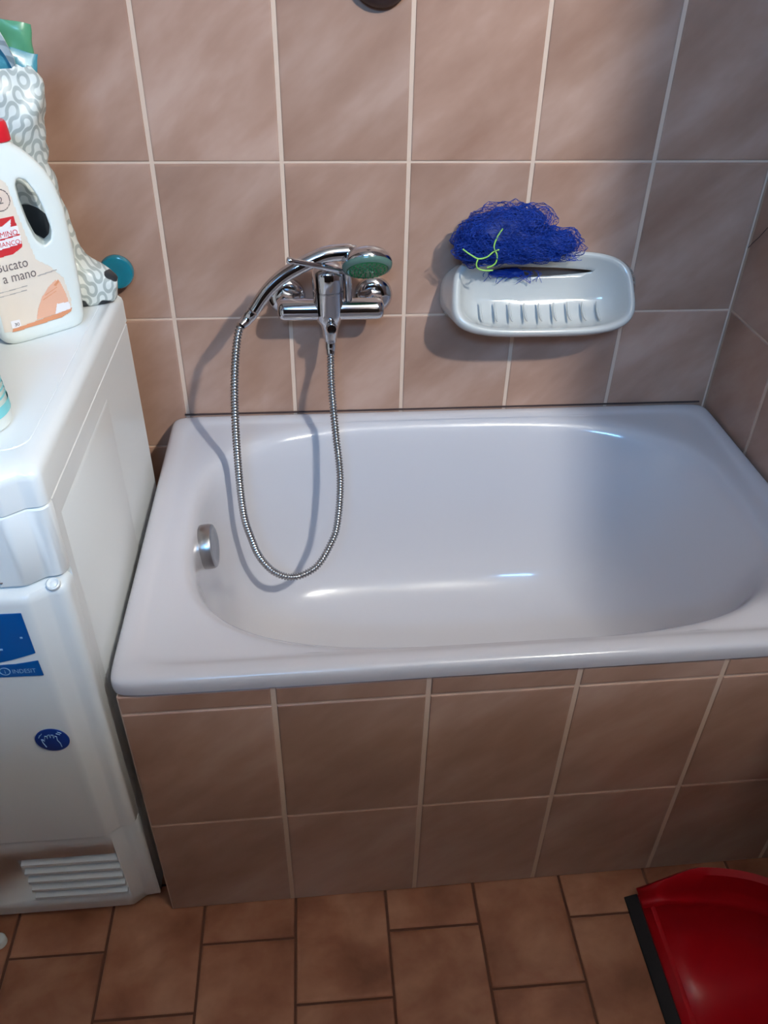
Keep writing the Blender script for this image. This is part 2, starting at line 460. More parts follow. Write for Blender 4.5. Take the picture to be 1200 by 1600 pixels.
# ------------------------------------------------------------------ washing machine
WX1, WX0 = -1.037, -1.634; WC = (WX0+WX1)/2
wm = thing('washing_machine', 'slim white front-loading washing machine beside the bathtub', 'washing machine', (WC, -.42, 0))
def front_profile(yo, inset=0.0, yback=-.186, r=.012):
    """plan outline, right side first; yo shifts the front"""
    pts = []; xr = WX1-inset; yf = -.656+yo+inset
    pts += [(xr, yback-inset), (xr, min(yf+r+.03, yback-inset-.0005))]
    for k in range(7):
        a = k/6*PI/2; pts.append((xr-r+r*math.cos(a), yf+r-r*math.sin(a)))
    pts += [(WX1-.0195, yf-.0006), (WX1-.0225, yf-.0020), (WX1-.036, yf-.0125), (WX1-.0395, yf-.0145), (WX1-.046, yf-.0152), (WX1-.12, yf-.0162), (WC, yf-.017)]
    left = [(2*WC-x, y) for x, y in reversed(pts[:-1])]
    return pts+left
def prof_block(stages):
    """stages: (z, yo, inset)"""
    return MB().loft([[(x, y, z) for x, y in front_profile(yo, ins, -.6385+ins)] for z, yo, ins in stages])
cab = MB()
cab.loft([[(x, y, z) for x, y in ((WX1-i, -.186-i), (WX1-i, -.638), (WX0+i, -.638), (WX0+i, -.186-i))] for z, i in ((.02, .004), (.024, 0), (.800, 0), (.802, .002))])
cb = part('cabinet', cab, M_white, wm, angle=30)
# pressed field on the right side panel
b = MB(); y0, y1, z0, z1 = -.625, -.365, .06, .775
b.loft([[(x, y0+i, z0+i), (x, y1-i, z0+i), (x, y1-i, z1-i), (x, y0+i, z1-i)] for x, i in ((WX1-.001, 0), (WX1+.0018, .008))])
part('pressed_panel', b, M_white, cb, angle=20)
# lid
def ring_lid(z, ins, groove=False):
    return [(x, y, z) for x, y in front_profile(0, ins, -.183)]
stages = [(.8035, .003), (.8030, .0), (.834, .0), (.840, .0012), (.8445, .0045), (.8480, .010), (.8497, .016), (.8500, .0185), (.8500, .0192), (.8488, .0198), (.8488, .0204), (.8500, .0210)]
rings = []
for z, ins in stages:
    if ins < .017: rings.append(ring_lid(z, ins))
    else:
        # straight inner outline for the inset top, same point count
        base = front_profile(0, .0)
        x0, x1, ya, yb = WX0+ins, WX1-ins, -.656+ins+.016, -.186-ins*.6
        n = len(base); rr = .028; out = []
        c = []
        c.append((x1, yb)); c.append((x1, ya+rr+.03))
        for k in range(7):
            a = k/6*PI/2; c.append((x1-rr+rr*math.cos(a), ya+rr-rr*math.sin(a)))
        for k in range(6): c.append((x1-rr-.012*(k+1), ya))
        c.append((WC, ya))
        c += [(2*WC-x, y) for x, y in reversed(c[:-1])]
        rings.append([(x, y, z) for x, y in c])
lidb = MB().loft(rings)
part('lid', lidb, M_white, wm, angle=35)
cp = part('control_panel', prof_block([(.7085, .002, .003), (.7095, .001, .0008), (.712, 0, 0), (.7985, 0, 0), (.8005, .0005, .001), (.8015, .002, .003)]), M_white, wm, angle=35)
for k in range(2):
    part('printed_mark', MB().box(-1.128, -1.098-.014*k, -.6735, -.6722, .717+k*.012, .7182+k*.012), M_greyprint, cp, smooth=False)
part('control_dial', MB().lathe([(.028, -.004), (.028, .012), (.025, .016), (.0001, .017)], (-1.25, -.674, .756), (0,-1,0), 36), M_white, cp)
fd = part('front_panel', prof_block([(.2445, .004, .004), (.2455, 0, .001), (.249, -.006, 0), (.690, -.0085, 0), (.6965, -.0085, .0006), (.7015, -.007, .003), (.7040, -.003, .007), (.7050, .004, .010)]), M_white, wm, angle=35)
part('screw_cap', MB().lathe([(.0075, -.003), (.0075, .0016), (.0062, .0024), (.0046, .0012), (.0040, .0005), (.0028, .0016), (.0001, .0018)], (-1.0515, -.6605, .7035), (0,-.42,.9), 24), M_white, fd)
kick = part('kick_panel', prof_block([(.0215, .016, .002), (.024, .015, 0), (.05, .009, 0), (.237, 0, 0), (.2405, .001, .0005), (.2425, .004, .003)]), M_white, wm, angle=35)
cutter = obj('cutter', MB().box(-1.212, -1.074, -.72, -.650, .078, .192), M_recess_shade)
cut(kick, [cutter])
part('grille_gap_shade', MB().box(-1.2115, -1.0745, -.6515, -.6505, .0785, .1915), M_recess_shade, kick, smooth=False)  # dark plate added as painted shade between the slats
for k in range(5):
    z = .0850 + k*.0222
    b = MB()
    b.add([(-1.2118, -.6682, z), (-1.0742, -.6682, z), (-1.0742, -.6525, z+.0065), (-1.2118, -.6525, z+.0065),
           (-1.2118, -.6682, z-.0055), (-1.0742, -.6682, z-.0055), (-1.0742, -.6525, z+.0030), (-1.2118, -.6525, z+.0030)],
          [(0,1,2,3),(4,5,6,7),(0,1,5,4),(1,2,6,5),(2,3,7,6),(3,0,4,7)])
    part('grille_slat', b, M_white, kick, smooth=False)
for x in (WX1-.05, WX0+.05):
    for y in (-.60, -.23):
        part('foot', MB().lathe([(.02, 0), (.022, .004), (.022, .01), (.012, .013), (.012, .024)], (x, y, 0), (0,0,1), 16), M_rubber, wm)
# stickers on the front panel
YS = -.6812
def flat(pts, y, th=.0006):
    n = len(pts); b = MB()
    return b.add([(x, y, z) for x, z in pts]+[(x, y-th, z) for x, z in pts],
                 [tuple(range(n)), tuple(range(2*n-1, n-1, -1))]+[(i, (i+1) % n, n+(i+1) % n, n+i) for i in range(n)])
YS = -.6805
big = [(-1.0855, .681), (-1.0845, .620)] + [(-1.0845-.115*t, .620-.0145*t-.010*math.sin(t*PI)*.8) for t in (.12,.25,.4,.55,.7,.85,1)] + [(-1.2, .681)]
st1 = part('blue_sticker', flat(big, YS, .0009), M_sticker, fd, smooth=False); st1['label'] = 'large blue sticker with slanted lower edge'
low = [(-1.0845, .6075), (-1.0835, .5835), (-1.2, .5835), (-1.2, .588)] + [(-1.2+.09*t, .588+.0155*math.sin(t*PI/2)) for t in (.3,.6,.85,1)]
st2 = part('blue_sticker', flat(low, YS, .0009), M_sticker, fd, smooth=False); st2['label'] = 'narrow blue sticker strip with maker name'
def front_text(s, size, x, z, y, m, parent, name, sx=1.0, center=False):
    v, f = text_mesh(s, size); b = MB()
    w_ = max(p[0] for p in v)*sx; dx = -w_/2 if center else 0
    b.add([(x+dx+p[0]*sx, y, z+p[1]) for p in v], f)
    return part(name, b, m, parent, smooth=False)
front_text('INDESIT', .0095, -1.1165, .5895, YS-.0014, M_light, st2, 'lettering', .78)
b = MB().lathe([(.0052, 0), (.0062, 0), (.0062, .0004), (.0052, .0004), (.0052, 0)], (-1.1245, YS-.001, .593), (0,-1,0), 28, cap0=False, cap1=False)
part('ring_emblem', b, M_light, st2)
front_text('i', .009, -1.1245, .5898, YS-.0014, M_light, st2, 'lettering', 1, True)
for x0, x1, z0 in ((-1.137, -1.118, .627), (-1.14, -1.128, .641), (-1.15, -1.120, .655), (-1.095, -1.0925, .644)):
    part('printed_mark', MB().box(x0, x1, YS-.0016, YS-.0008, z0, z0+.0022), M_light, st1, smooth=False)
cs = part('round_sticker', MB().lathe([(.0205, -.0006), (.0205, .0004), (.0200, .0006), (.0001, .0006)], (-1.0995, YS, .467), (0,-1,0), 40), M_navy, fd)
cs['label'] = 'round navy sticker with a hand outline'
hand = [(-.0095, -.012), (-.012, -.003), (-.0125, .003), (-.0105, .002), (-.0095, -.001), (-.0085, .003), (-.007, .009), (-.0052, .0085), (-.005, .004), (-.0035, .0105), (-.0015, .011), (-.001, .005), (.0008, .0105), (.0028, .0102), (.0028, .004), (.0048, .008), (.0066, .007), (.0062, .0), (.0085, -.006), (.009, -.013)]
b = MB().tube([(-1.0995+x, YS-.001, .467+z) for x, z in hand], .00055, 6)
part('hand_outline', b, M_light, cs)
b = MB()
for q in ([(-.015, .006), (-.013, .0105)], [(-.0122, .010), (-.010, .0135)], [(.007, .0125), (.0115, .010)], [(.009, .0155), (.0135, .0125)]):
    b.tube([(-1.0995+x, YS-.001, .467+z) for x, z in q], .0005, 6)
part('motion_strokes', b, M_light, cs)

# ------------------------------------------------------------------ detergent bottle
BA = Vector((-1.145, -.380, .850)); BU = Vector((.76443, .64470, 0)); BN = Vector((.64470, -.76443, 0))
ZB = [0, .004, .012, .05, .10, .15, .178, .196, .210, .220, .227, .2305, .244]
BR = [.108, .113, .1165, .1195, .1205, .1195, .1145, .107, .097, .088, .0795, .0765, .0765]
BL = [.012, .007, .0035, .0005, -.0005, .0005, .0055, .013, .023, .032, .0405, .0435, .0435]
BD = [.019, .0225, .0245, .025, .025, .0245, .0235, .022, .020, .0185, .0170, .0165, .0165]
BE = [5, 5, 5, 5, 5, 5, 4.5, 4, 3.2, 2.6, 2.1, 2, 2]
def interp(Z, V, z):
    for i in range(len(Z)-1):
        if z <= Z[i+1]:
            t = (z-Z[i])/(Z[i+1]-Z[i]); return V[i]*(1-t)+V[i+1]*t
    return V[-1]
def bpt(u, nrm, z): return BA + BU*u + BN*(nrm-.025) + Vector((0, 0, z))
bt = thing('detergent_bottle', 'milky white handled detergent jug with red cap and cream hand-wash label', 'bottle', tuple(BA+BU*.06-BN*.025))
rings = []
zz = []
for i in range(len(ZB)-1):
    k = max(1, int((ZB[i+1]-ZB[i])/.006))
    zz += [ZB[i]+(ZB[i+1]-ZB[i])*j/k for j in range(k)]
zz.append(ZB[-1])
for z in zz:
    L_, R2, D_, E_ = (interp(ZB, V, z) for V in (BL, BR, BD, BE))
    cu_, a = (L_+R2)/2, (R2-L_)/2
    rings.append([bpt(cu_+a*sup(math.cos(2*PI*i/64), E_), D_*sup(math.sin(2*PI*i/64), E_), z) for i in range(64)])
body = part('jug_body', MB().loft(rings), M_bottle, bt)
HS = -.008
hole = [(.079, .193), (.089, .188), (.098, .170), (.1035, .145), (.106, .128), (.1025, .1165), (.093, .1110), (.0845, .120), (.079, .140), (.0755, .165), (.0750, .184)]
hp = [Vector((u+HS, z, 0)) for u, z in hole]
c_ = MB().loft([[bpt(p[0], 0.012, p[1]) + Vector((.30, -.93, .14))*d for p in hp] for d in (-.08, .06)])
cutter = obj('cutter', c_, M_bottle)
cut(body, [cutter])
md = body.modifiers.new('r', 'REMESH'); md.mode = 'VOXEL'; md.voxel_size = .0017; md.use_smooth_shade = True
md = body.modifiers.new('s', 'SMOOTH'); md.factor = .5; md.iterations = 10
bake(body)
part('screw_cap', MB().lathe([(.0168, 0), (.0186, .001), (.0182, .010), (.0172, .019), (.0155, .0215), (.0001, .022)], bpt(.06, 0, .2315), (0,0,1), 40), M_redcap, bt)
def bsurf(u, z, off=.0008):
    u -= .005
    L_, R2, D_, E_ = (interp(ZB, V, z) for V in (BL, BR, BD, BE))
    cu_, a = (L_+R2)/2, (R2-L_)/2
    t = min(.999, abs((u-cu_)/a))
    return bpt(u, D_*(1-t**E_)**(1/E_)+off, z)
def decal(name, poly, m, parent, off, step=.0012):
    xs = [p[0] for p in poly]; ys = [p[1] for p in poly]; b = MB(); idx = {}
    nx = int((max(xs)-min(xs))/step)+1; ny = int((max(ys)-min(ys))/step)+1
    def vid(i, j):
        if (i, j) not in idx:
            idx[(i, j)] = len(b.v); b.v.append(tuple(bsurf(min(xs)+i*step, min(ys)+j*step, off)))
        return idx[(i, j)]
    for i in range(nx):
        for j in range(ny):
            if inpoly(min(xs)+(i+.5)*step, min(ys)+(j+.5)*step, poly):
                b.f.append((vid(i, j), vid(i+1, j), vid(i+1, j+1), vid(i, j+1)))
    return part(name, b, m, parent)
def btext(s, size, u_end, z, m, parent, off, sx=1.0, name='lettering'):
    v, f = text_mesh(s, size); b = MB(); w_ = max(p[0] for p in v)*sx
    b.add([bsurf(u_end-w_+p[0]*sx, z+p[1], off) for p in v], f)
    return part(name, b, m, parent, smooth=False)
def disc(cu_, cz, r, n=28): return [(cu_+r*math.cos(2*PI*i/n), cz+r*math.sin(2*PI*i/n)) for i in range(n)]
lab = decal('front_label', [(.012, .020), (.085, .0215), (.100, .026), (.103, .040), (.099, .070), (.085, .088), (.070, .100), (.066, .125), (.061, .160), (.058, .190), (.045, .203), (.02, .203), (.012, .190)], M_cream, bt, .0006)
decal('label_badge', disc(.045, .1745, .0125), M_greyprint, lab, .0009, .0008)
decal('label_badge', disc(.045, .1745, .0114), M_beige, lab, .0012, .0008)
btext('2', .011, .0485, .1705, M_greyprint, lab, .0016)
decal('label_emblem', [(.010, .118), (.026, .1115), (.045, .1125), (.0575, .1185), (.0585, .130), (.056, .155), (.010, .153)], M_redprint, lab, .0010, .0008)
decal('emblem_banner', [(.010, .1185), (.057, .1225), (.059, .1325), (.010, .1285)], M_whiteprint, lab, .0014, .0008)
decal('emblem_banner', [(.010, .1300), (.0585, .1340), (.0575, .1440), (.010, .1400)], M_whiteprint, lab, .0014, .0008)
decal('emblem_banner', [(.020, .1425), (.040, .1460), (.052, .152), (.049, .142)], M_whiteprint, lab, .0014, .0008)
btext('OMINO', .0088, .0560, .1338, M_redprint, lab, .0018, .95)
btext('BIANCO', .0080, .0560, .1228, M_redprint, lab, .0018, .95)
btext('Bucato', .0165, .0590, .0945, M_greyprint, lab, .0012, .86)
btext('a mano', .0165, .0660, .0805, M_greyprint, lab, .0012, .86)
decal('thin_print', [(.067, .0795), (.093, .0815), (.093, .0828), (.067, .0808)], M_palegrey, lab, .0011, .0006)
decal('thin_print', [(.014, .0700), (.052, .0715), (.052, .0724), (.014, .0709)], M_palegrey, lab, .0011, .0006)
decal('thin_print', [(.014, .0650), (.050, .0665), (.050, .0674), (.014, .0659)], M_palegrey, lab, .0011, .0006)
decal('printed_hands', [(.053, .027), (.058, .040), (.066, .053), (.078, .064), (.088, .070), (.0935, .066), (.0975, .050), (.0995, .034), (.099, .028)], M_skin, lab, .0011, .0008)
decal('printed_cuff', [(.078, .0275), (.083, .040), (.099, .0385), (.100, .0285)], M_whiteprint, lab, .0014, .0008)
decal('printed_finger', [(.0665, .049), (.086, .056), (.086, .0567), (.067, .0502)], M_orange, lab, .0014, .0005)
decal('printed_finger', [(.070, .054), (.088, .0605), (.088, .0612), (.071, .0552)], M_orange, lab, .0014, .0005)
decal('printed_finger', [(.084, .064), (.0915, .070), (.0925, .067), (.087, .0625)], M_orange, lab, .0014, .0005)
decal('label_swoosh', [(.020, .0195), (.085, .0212), (.0995, .0255), (.1015, .0300), (.097, .0290), (.060, .0262), (.022, .0235)], M_orange, lab, .0014, .0008)
decal('label_square', [(.021, .024), (.032, .0245), (.032, .034), (.021, .0335)], M_whiteprint, lab, .0015, .0008)
btext('30', .006, .0305, .0262, M_greyprint, lab, .0019)

# ------------------------------------------------------------------ small bottle at the picture's edge
sb = thing('spray_bottle', 'small white bottle with cyan bands near the front of the washing machine top', 'bottle', (-1.128, -.566, .85))
part('bottle_body', MB().lathe([(.038, 0), (.0425, .003), (.0435, .012), (.041, .05), (.0385, .09), (.034, .115), (.022, .135), (.014, .142), (.014, .155)], (-1.128, -.566, .850), (0,0,1), 40), M_bottle, sb)
part('nozzle_cap', MB().lathe([(.0155, 0), (.0165, .002), (.015, .03), (.012, .034), (.0001, .035)], (-1.128, -.566, 1.0), (0,0,1), 28), M_cyan, sb)
for z, h in ((.016, .012), (.033, .003), (.040, .003), (.047, .003)):
    r = interp([0, .012, .05, .09], [.0438, .0440, .0415, .039], z)
    part('label_band', MB().lathe([(r+.0001, z), (r+.0006, z+.0006), (r+.0004, z+h)], (-1.128, -.566, .850), (0,0,1), 40, False, False), M_cyan, sb)

# ------------------------------------------------------------------ carrier bag on the machine and the packets in it
bg = thing('carrier_bag', 'crumpled white carrier bag with grey maze print on the back of the washing machine', 'bag', (-1.25, -.21, .851))
EZ = [0, .012, .029, .047, .060, .085, .110, .155, .18, .23, .272, .292]
EX = [-1.037, -1.034, -1.033, -1.052, -1.072, -1.079, -1.082, -1.086, -1.094, -1.088, -1.078, -1.084]
ED = [.046, .045, .042, .040, .040, .042, .045, .048, .048, .046, .043, .040]
rings = []
def bagpt(i, z, scale=1.0, n_=64, dz=0):
    xr = interp(EZ, EX, z); d = interp(EZ, ED, z); a = (xr+1.25)
    ang = 2*PI*i/n_
    x = -1.25 + a*sup(math.cos(ang), 2.6)*scale; y = -.212 + d*sup(math.sin(ang), 2.6)*scale
    nz = noise.noise_vector(Vector((x*24, y*24, z*20))); nz2 = noise.noise_vector(Vector((x*60, y*60, z*50+7)))
    k = min(1, z/.02)
    return (x + (nz.x*.007+nz2.x*.0045)*k, y + (nz.y*.010+nz2.y*.006)*k, .8512+z+dz)
for i in range(40):
    z = .292*i/39; rings.append([bagpt(j, z) for j in range(64)])
rings.append([tuple(Vector(bagpt(j, .292, .97))+Vector((0, 0, .004*math.sin(j*1.7)))) for j in range(64)])
for z in (.285, .25, .21): rings.append([bagpt(j, z, .93) for j in range(64)])
part('bag_film', MB().loft(rings, True, True), M_bag, bg, angle=60)
b = MB(); hl = []
for j in range(13):
    t = j/12; hl.append((-1.10-.05*t, -.232+.012*math.sin(t*PI), 1.141+.038*math.sin(t*PI)))
rr = []
for p in hl: rr.append([(p[0], p[1]-.001, p[2]-.012), (p[0], p[1]-.001, p[2]+.012), (p[0], p[1]+.001, p[2]+.012), (p[0], p[1]+.001, p[2]-.012)])
part('bag_handle', b.loft(rr), M_bag, bg, angle=40)
def packet(name, label, c, sx, sy, sz, rx, ry, rz, m, seed):
    b = MB(); rings = []
    for i in range(15):
        v = -1+2*i/14; th = max(.03, (1-abs(v)**2.4))
        ring = []
        for j in range(28):
            a = 2*PI*j/28
            x = sx*sup(math.cos(a), 3.2); y = sy*th*sup(math.sin(a), 2.0); z = sz*v
            nv = noise.noise_vector(Vector((x*45+seed, y*45, z*45)))
            ring.append(Vector((x+nv.x*.003, y+nv.y*.007, z+nv.z*.003)))
        rings.append(ring)
    R = (Matrix.Rotation(rz, 3, 'Z') @ Matrix.Rotation(ry, 3, 'Y') @ Matrix.Rotation(rx, 3, 'X'))
    b.loft([[R @ p for p in r] for r in rings])
    o = obj(name, b, m, angle=35); o.location = c
    return tag(o, label, 'packet')
packet('refill_packet', 'teal crumpled film packet sticking out of the maze-print bag', (-1.118, -.214, 1.118), .030, .012, .045, 0, .25, .1, M_tealpack, 3)
packet('refill_packet', 'dark teal packet half hidden low in the maze-print bag', (-1.150, -.206, 1.10), .030, .012, .05, .1, -.2, .1, M_tealdark, 9)
packet('refill_packet', 'green packet standing highest out of the maze-print bag', (-1.110, -.190, 1.145), .020, .009, .042, 0, .12, .15, M_green, 15)

# ------------------------------------------------------------------ teal knob on the wall behind the machine
tk = thing('shutoff_valve', 'round glossy teal valve handle on the tiled wall behind the bag', 'valve', (-1.079, 0, .818))
part('stem', MB().lathe([(.012, 0), (.012, .012)], (-1.079, -.0005, .818), (0,-1,0), 24), M_chrome, tk)
part('cap', MB().lathe([(.020, .008), (.0255, .010), (.0275, .015), (.0275, .021), (.0255, .0255), (.022, .027), (.012, .0245), (.0001, .024)], (-1.079, 0, .818), (.05,-1,.05), 40), M_teal, tk)

# ------------------------------------------------------------------ mixer tap
mx = thing('mixer_tap', 'chrome single-lever shower mixer on the wall above the bathtub', 'tap', (-.73, 0, .767))
MY, MZ = -.062, .767
for x in (-.805, -.655):
    r = part('wall_rosette', MB().lathe([(.033, 0), (.033, .003), (.030, .008), (.022, .0125), (.016, .014)], (x, -.0002, MZ), (0,-1,0), 40), M_chrome, mx)
    part('union_nut', MB().lathe([(.0135, .012), (.0165, .015), (.0165, .034), (.014, .038)], (x, 0, MZ), (0,-1,0), 6), M_chrome, r, angle=20)
    part('inlet_pipe', MB().lathe([(.0125, .036), (.0125, .062)], (x, 0, MZ), (0,-1,0), 24), M_chrome, r)
part('mixer_body', MB().lathe([(.006, 0), (.0135, .0015), (.0172, .006), (.0182, .012), (.0182, .165), (.0172, .171), (.0135, .1755), (.006, .177)], (-.8185, MY, MZ), (1,0,0), 36), M_chrome, mx)
CX = -.7335
part('cartridge_housing', MB().lathe([(.019, -.022), (.0245, -.012), (.0255, .0), (.0255, .036), (.0245, .0365), (.0245, .0375)], (CX, MY, MZ), (0,-.10,1), 40), M_chrome, mx)
lv = MB().lathe([(.0245, .0380), (.0258, .0390), (.0260, .060), (.0248, .070), (.0195, .0770), (.009, .0795), (.0001, .080)], (CX, MY, MZ), (0,-.10,1), 40)
lever = part('lever_cap', lv, M_chrome, mx)
lp = spline([(CX+.020, -.080, .836), (CX+.010, -.095, .846), (CX-.012, -.113, .8575), (CX-.034, -.124, .8660), (CX-.056, -.132, .8730)], 8)
rings = []
for i, p in enumerate(lp):
    t = i/(len(lp)-1); wd = .0105*(1-.45*t); th = .0058*(1-.30*t)
    a = lp[max(i-1, 0)]; c = lp[min(i+1, len(lp)-1)]; tg = (c-a).normalized()
    side = Vector((-.1, -.85, .5)); side = (side-tg*side.dot(tg)).normalized(); up = tg.cross(side)
    rings.append([p+side*wd*math.cos(2*PI*k/16)*.6+up*th*math.sin(2*PI*k/16) for k in range(16)])
part('lever_arm', MB().loft(rings), M_chrome, lever)
part('lever_tip', MB().lathe([(.0001, -.006), (.004, -.005), (.0055, -.001), (.0055, .003), (.004, .006), (.0001, .007)], (CX-.057, -.1322, .8733), (-1,-.1,.3), 18), M_chrome, lever)
part('outlet_cone', MB().lathe([(.0195, -.006), (.0185, -.014), (.0135, -.034), (.0115, -.048), (.0105, -.050), (.0105, -.056), (.0085, -.058)], (CX+.0015, MY-.003, MZ), (0,0,1), 36), M_chrome, mx)
part('diverter_knob', MB().lathe([(.005, 0), (.005, .012), (.009, .0125), (.0095, .016), (.0095, .023), (.0075, .0265), (.0001, .027)], (CX+.0035, MY-.008, .743), (0,-1,.1), 28), M_chrome, mx)
cr_ = MB().tube([(-.700, -.064, .775), (-.700, -.066, .80), (-.703, -.074, .832), (-.706, -.086, .852)], [.006, .006, .0062, .007], 14)
part('shower_cradle', cr_, M_chrome, mx)

# ------------------------------------------------------------------ hand shower resting on the mixer
hs = thing('hand_shower', 'chrome hand shower with green nozzle face lying on the mixer', 'shower head', (-.69, -.10, .80))
hpth = spline([(-.690, -.094, .8725), (-.712, -.098, .8735), (-.740, -.103, .8715), (-.776, -.109, .8575), (-.806, -.113, .8410), (-.831, -.117, .8190), (-.852, -.121, .7915)], 6)
n_ = len(hpth)
part('handle', MB().tube(hpth, [.0135-.0035*(i/(n_-1))**1.2 if i > 2 else .011 for i in range(n_)], 24), M_chrome, hs)
ha = Vector((0.04, -.66, -.75)).normalized(); hc = Vector((-.6725, -.099, .8555))
hd = part('head_dome', MB().lathe([(.0001, -.024), (.012, -.0235), (.022, -.021), (.031, -.0165), (.0375, -.010), (.0402, -.003), (.0405, .001), (.0398, .003)], hc, ha, 48, cap0=False, cap1=False), M_chrome, hs)
fr = part('face_ring', MB().lathe([(.0398, .0025), (.0392, .0060), (.0370, .0095), (.0335, .0110), (.0320, .0100)], hc, ha, 48, False, False), M_ring, hs)
face = part('nozzle_face', MB().lathe([(.0325, .0100), (.0315, .0116), (.020, .0128), (.0001, .0132)], hc, ha, 40, False, False), M_jelly, hs)
face['label'] = 'translucent green nozzle plate'
u_ = ha.orthogonal().normalized(); v_ = ha.cross(u_); b = MB()
for r_, k in ((.007, 6), (.014, 11), (.021, 16), (.0275, 22)):
    for i in range(k):
        a = 2*PI*i/k; p = hc + (u_*math.cos(a)+v_*math.sin(a))*r_ + ha*(.0131-.0016*(r_/.03)**2)
        b.lathe([(.0013, -.001), (.0012, .0016), (.0006, .0020)], p, ha, 6)
nz_ = part('nozzles', b, M_jelly, face); nz_['kind'] = 'stuff'
# metal hose: ribbed tube hanging in a loop
hose_p = [(-0.8535, -0.1212, 0.7895), (-0.8660, -0.1240, 0.7750), (-0.8790, -0.1400, 0.7620), (-0.8900, -0.1650, 0.6850), (-0.8940, -0.1900, 0.5800), (-0.8920, -0.2150, 0.4660), (-0.8810, -0.2250, 0.4150), (-0.8700, -0.2300, 0.3780), (-0.8460, -0.2350, 0.3450), (-0.8160, -0.2350, 0.3310), (-0.7870, -0.2300, 0.3360), (-0.7640, -0.2200, 0.3490), (-0.7430, -0.2050, 0.3810), (-0.7300, -0.1900, 0.4120), (-0.7220, -0.1650, 0.4920), (-0.7280, -0.1350, 0.5670), (-0.7330, -0.1000, 0.6480), (-0.7322, -0.0700, 0.6900), (CX+.0015, MY-.003, .7105)]
hsth = thing('shower_hose', 'ribbed metal shower hose hanging in a loop into the bathtub', 'hose', (-.81, -.14, .27))
sp = spline(hose_p, 40)
for _ in range(160):
    sp = [sp[0]] + [(sp[i-1]+sp[i]*2+sp[i+1])/4 if 30 < i < len(sp)-50 else sp[i] for i in range(1, len(sp)-1)] + [sp[-1]]
# resample evenly
d = [0]
for i in range(1, len(sp)): d.append(d[-1]+(sp[i]-sp[i-1]).length)
Lh = d[-1]
def at(s):
    lo_i = 0
    import bisect
    i = min(max(bisect.bisect_right(d, s)-1, 0), len(sp)-2)
    t = (s-d[i])/max(1e-9, d[i+1]-d[i]); return sp[i].lerp(sp[i+1], t)
pts = []; rad = []
a0, a1 = .034, Lh-.020
npr = int((a1-a0)/.0050)
for k in range(npr):
    for fr_, r_ in ((0, .0049), (.20, .0067), (.56, .0067), (.78, .0049)):
        pts.append(at(a0+(a1-a0)*(k+fr_)/npr)); rad.append(r_)
part('ribbed_tube', MB().tube(pts, rad, 12), M_hose, hsth, angle=80)
pp = [at(a0*.95*i/8) for i in range(9)]
part('conical_nut', MB().tube(pp, [.0098, .0105, .0105, .0098, .0092, .0092, .0086, .0080, .0076], 20), M_chrome, hsth)
pp = [at(a1-.002+(Lh-a1+.001)*i/6) for i in range(7)]
part('hex_nut', MB().tube(pp, [.0074, .0080, .0080, .0092, .0092, .0092, .0088], 20), M_chrome, hsth)

# ------------------------------------------------------------------ soap dish
sd = thing('soap_dish', 'white ceramic wall soap dish with ribbed scoop above the bathtub', 'soap dish', (-.372, 0, .77))
SC = Vector((-.372, -.070, .793)); SXv = Vector((1, 0, 0)); STv = Vector((0, .585, .811)); SNv = Vector((0, -.811, .585))
NS = 96
def srg(fx, ft, n, depth, sx=0, asym=0.0):
    out = []
    for i in range(NS):
        a = 2*PI*i/NS
        s_ = .154*fx*sup(math.cos(a), n); t_ = .0690*ft*sup(math.sin(a), n)
        s_ *= 1 - asym*(t_/.069)          # a little narrower at the top
        dd = depth*(1.0 - .55*max(0, (t_/.069)) ) if depth > 0 else depth
        out.append(SC + SXv*(s_+sx) + STv*t_ - SNv*dd)
    return out
rings = []
wallring = []
for fx, fz, y, cz in ((1.085, .93, -.0002, .768), (1.09, .95, -.010, .770), (1.07, .97, -.030, .7755)):
    ring = []
    for i in range(NS):
        a = 2*PI*i/NS
        zz_ = .0700*fz*sup(math.sin(a), 3.0)
        yy = y if zz_ <= 0 else y*(1-.62*zz_/.07)
        ring.append(Vector((-.368+.157*fx*sup(math.cos(a), 3.0), yy, cz+zz_)))
    rings.append(ring)
rings += [srg(1.02, 1.02, 3.6, .016, 0, .03), srg(1.015, 1.015, 3.6, .006, 0, .03), srg(1.0, 1.0, 3.6, .0, 0, .03), srg(.975, .955, 3.6, -.0026, 0, .03), srg(.945, .90, 3.6, -.0015, 0, .03), srg(.925, .86, 3.6, .003, 0, .03), srg(.905, .82, 3.5, .012, 0, .03)]
rings += [srg(.86, .74, 3.4, .026, 0, .03), srg(.80, .62, 3.2, .037, 0, .03), srg(.70, .46, 3.0, .043, 0, .03), srg(.5, .26, 2.6, .046, 0, .02), srg(.25, .1, 2.2, .047, 0, 0)]
dish = part('dish_body', MB().loft(rings), M_ceram, sd, angle=70)
slot = []
for i in range(40):
    a = 2*PI*i/40; slot.append((.084*sup(math.cos(a), 2.4), .0082*sup(math.sin(a), 2.2)))
sc0 = Vector((-.3685, 0, .8125))
cutter = obj('cutter', MB().loft([[sc0 + Vector((s_*1.05, yy, t_*(1.0-.45*s_/.082) - (yy+.026)*.30)) for s_, t_ in slot] for yy in (-.050, -.012)]), M_ceram)
void = obj('cutter', MB().box(-.475, -.262, -.0165, .01, .772, .823), M_ceram, smooth=False)   # the dish is hollow behind its slotted back plate, down to the tiles
cut(dish, [cutter, void])
for k in range(9):
    x = -.475 + k*.0255
    p = spline([(x, -.0455, .7665), (x, -.0520, .7565), (x, -.0610, .7505), (x, -.0700, .7475), (x, -.0800, .7470)], 4)
    part('rib', MB().tube(p, [.0010+.0014*math.sin(PI*i/(len(p)-1)) for i in range(len(p))], 10), M_ceram, sd)

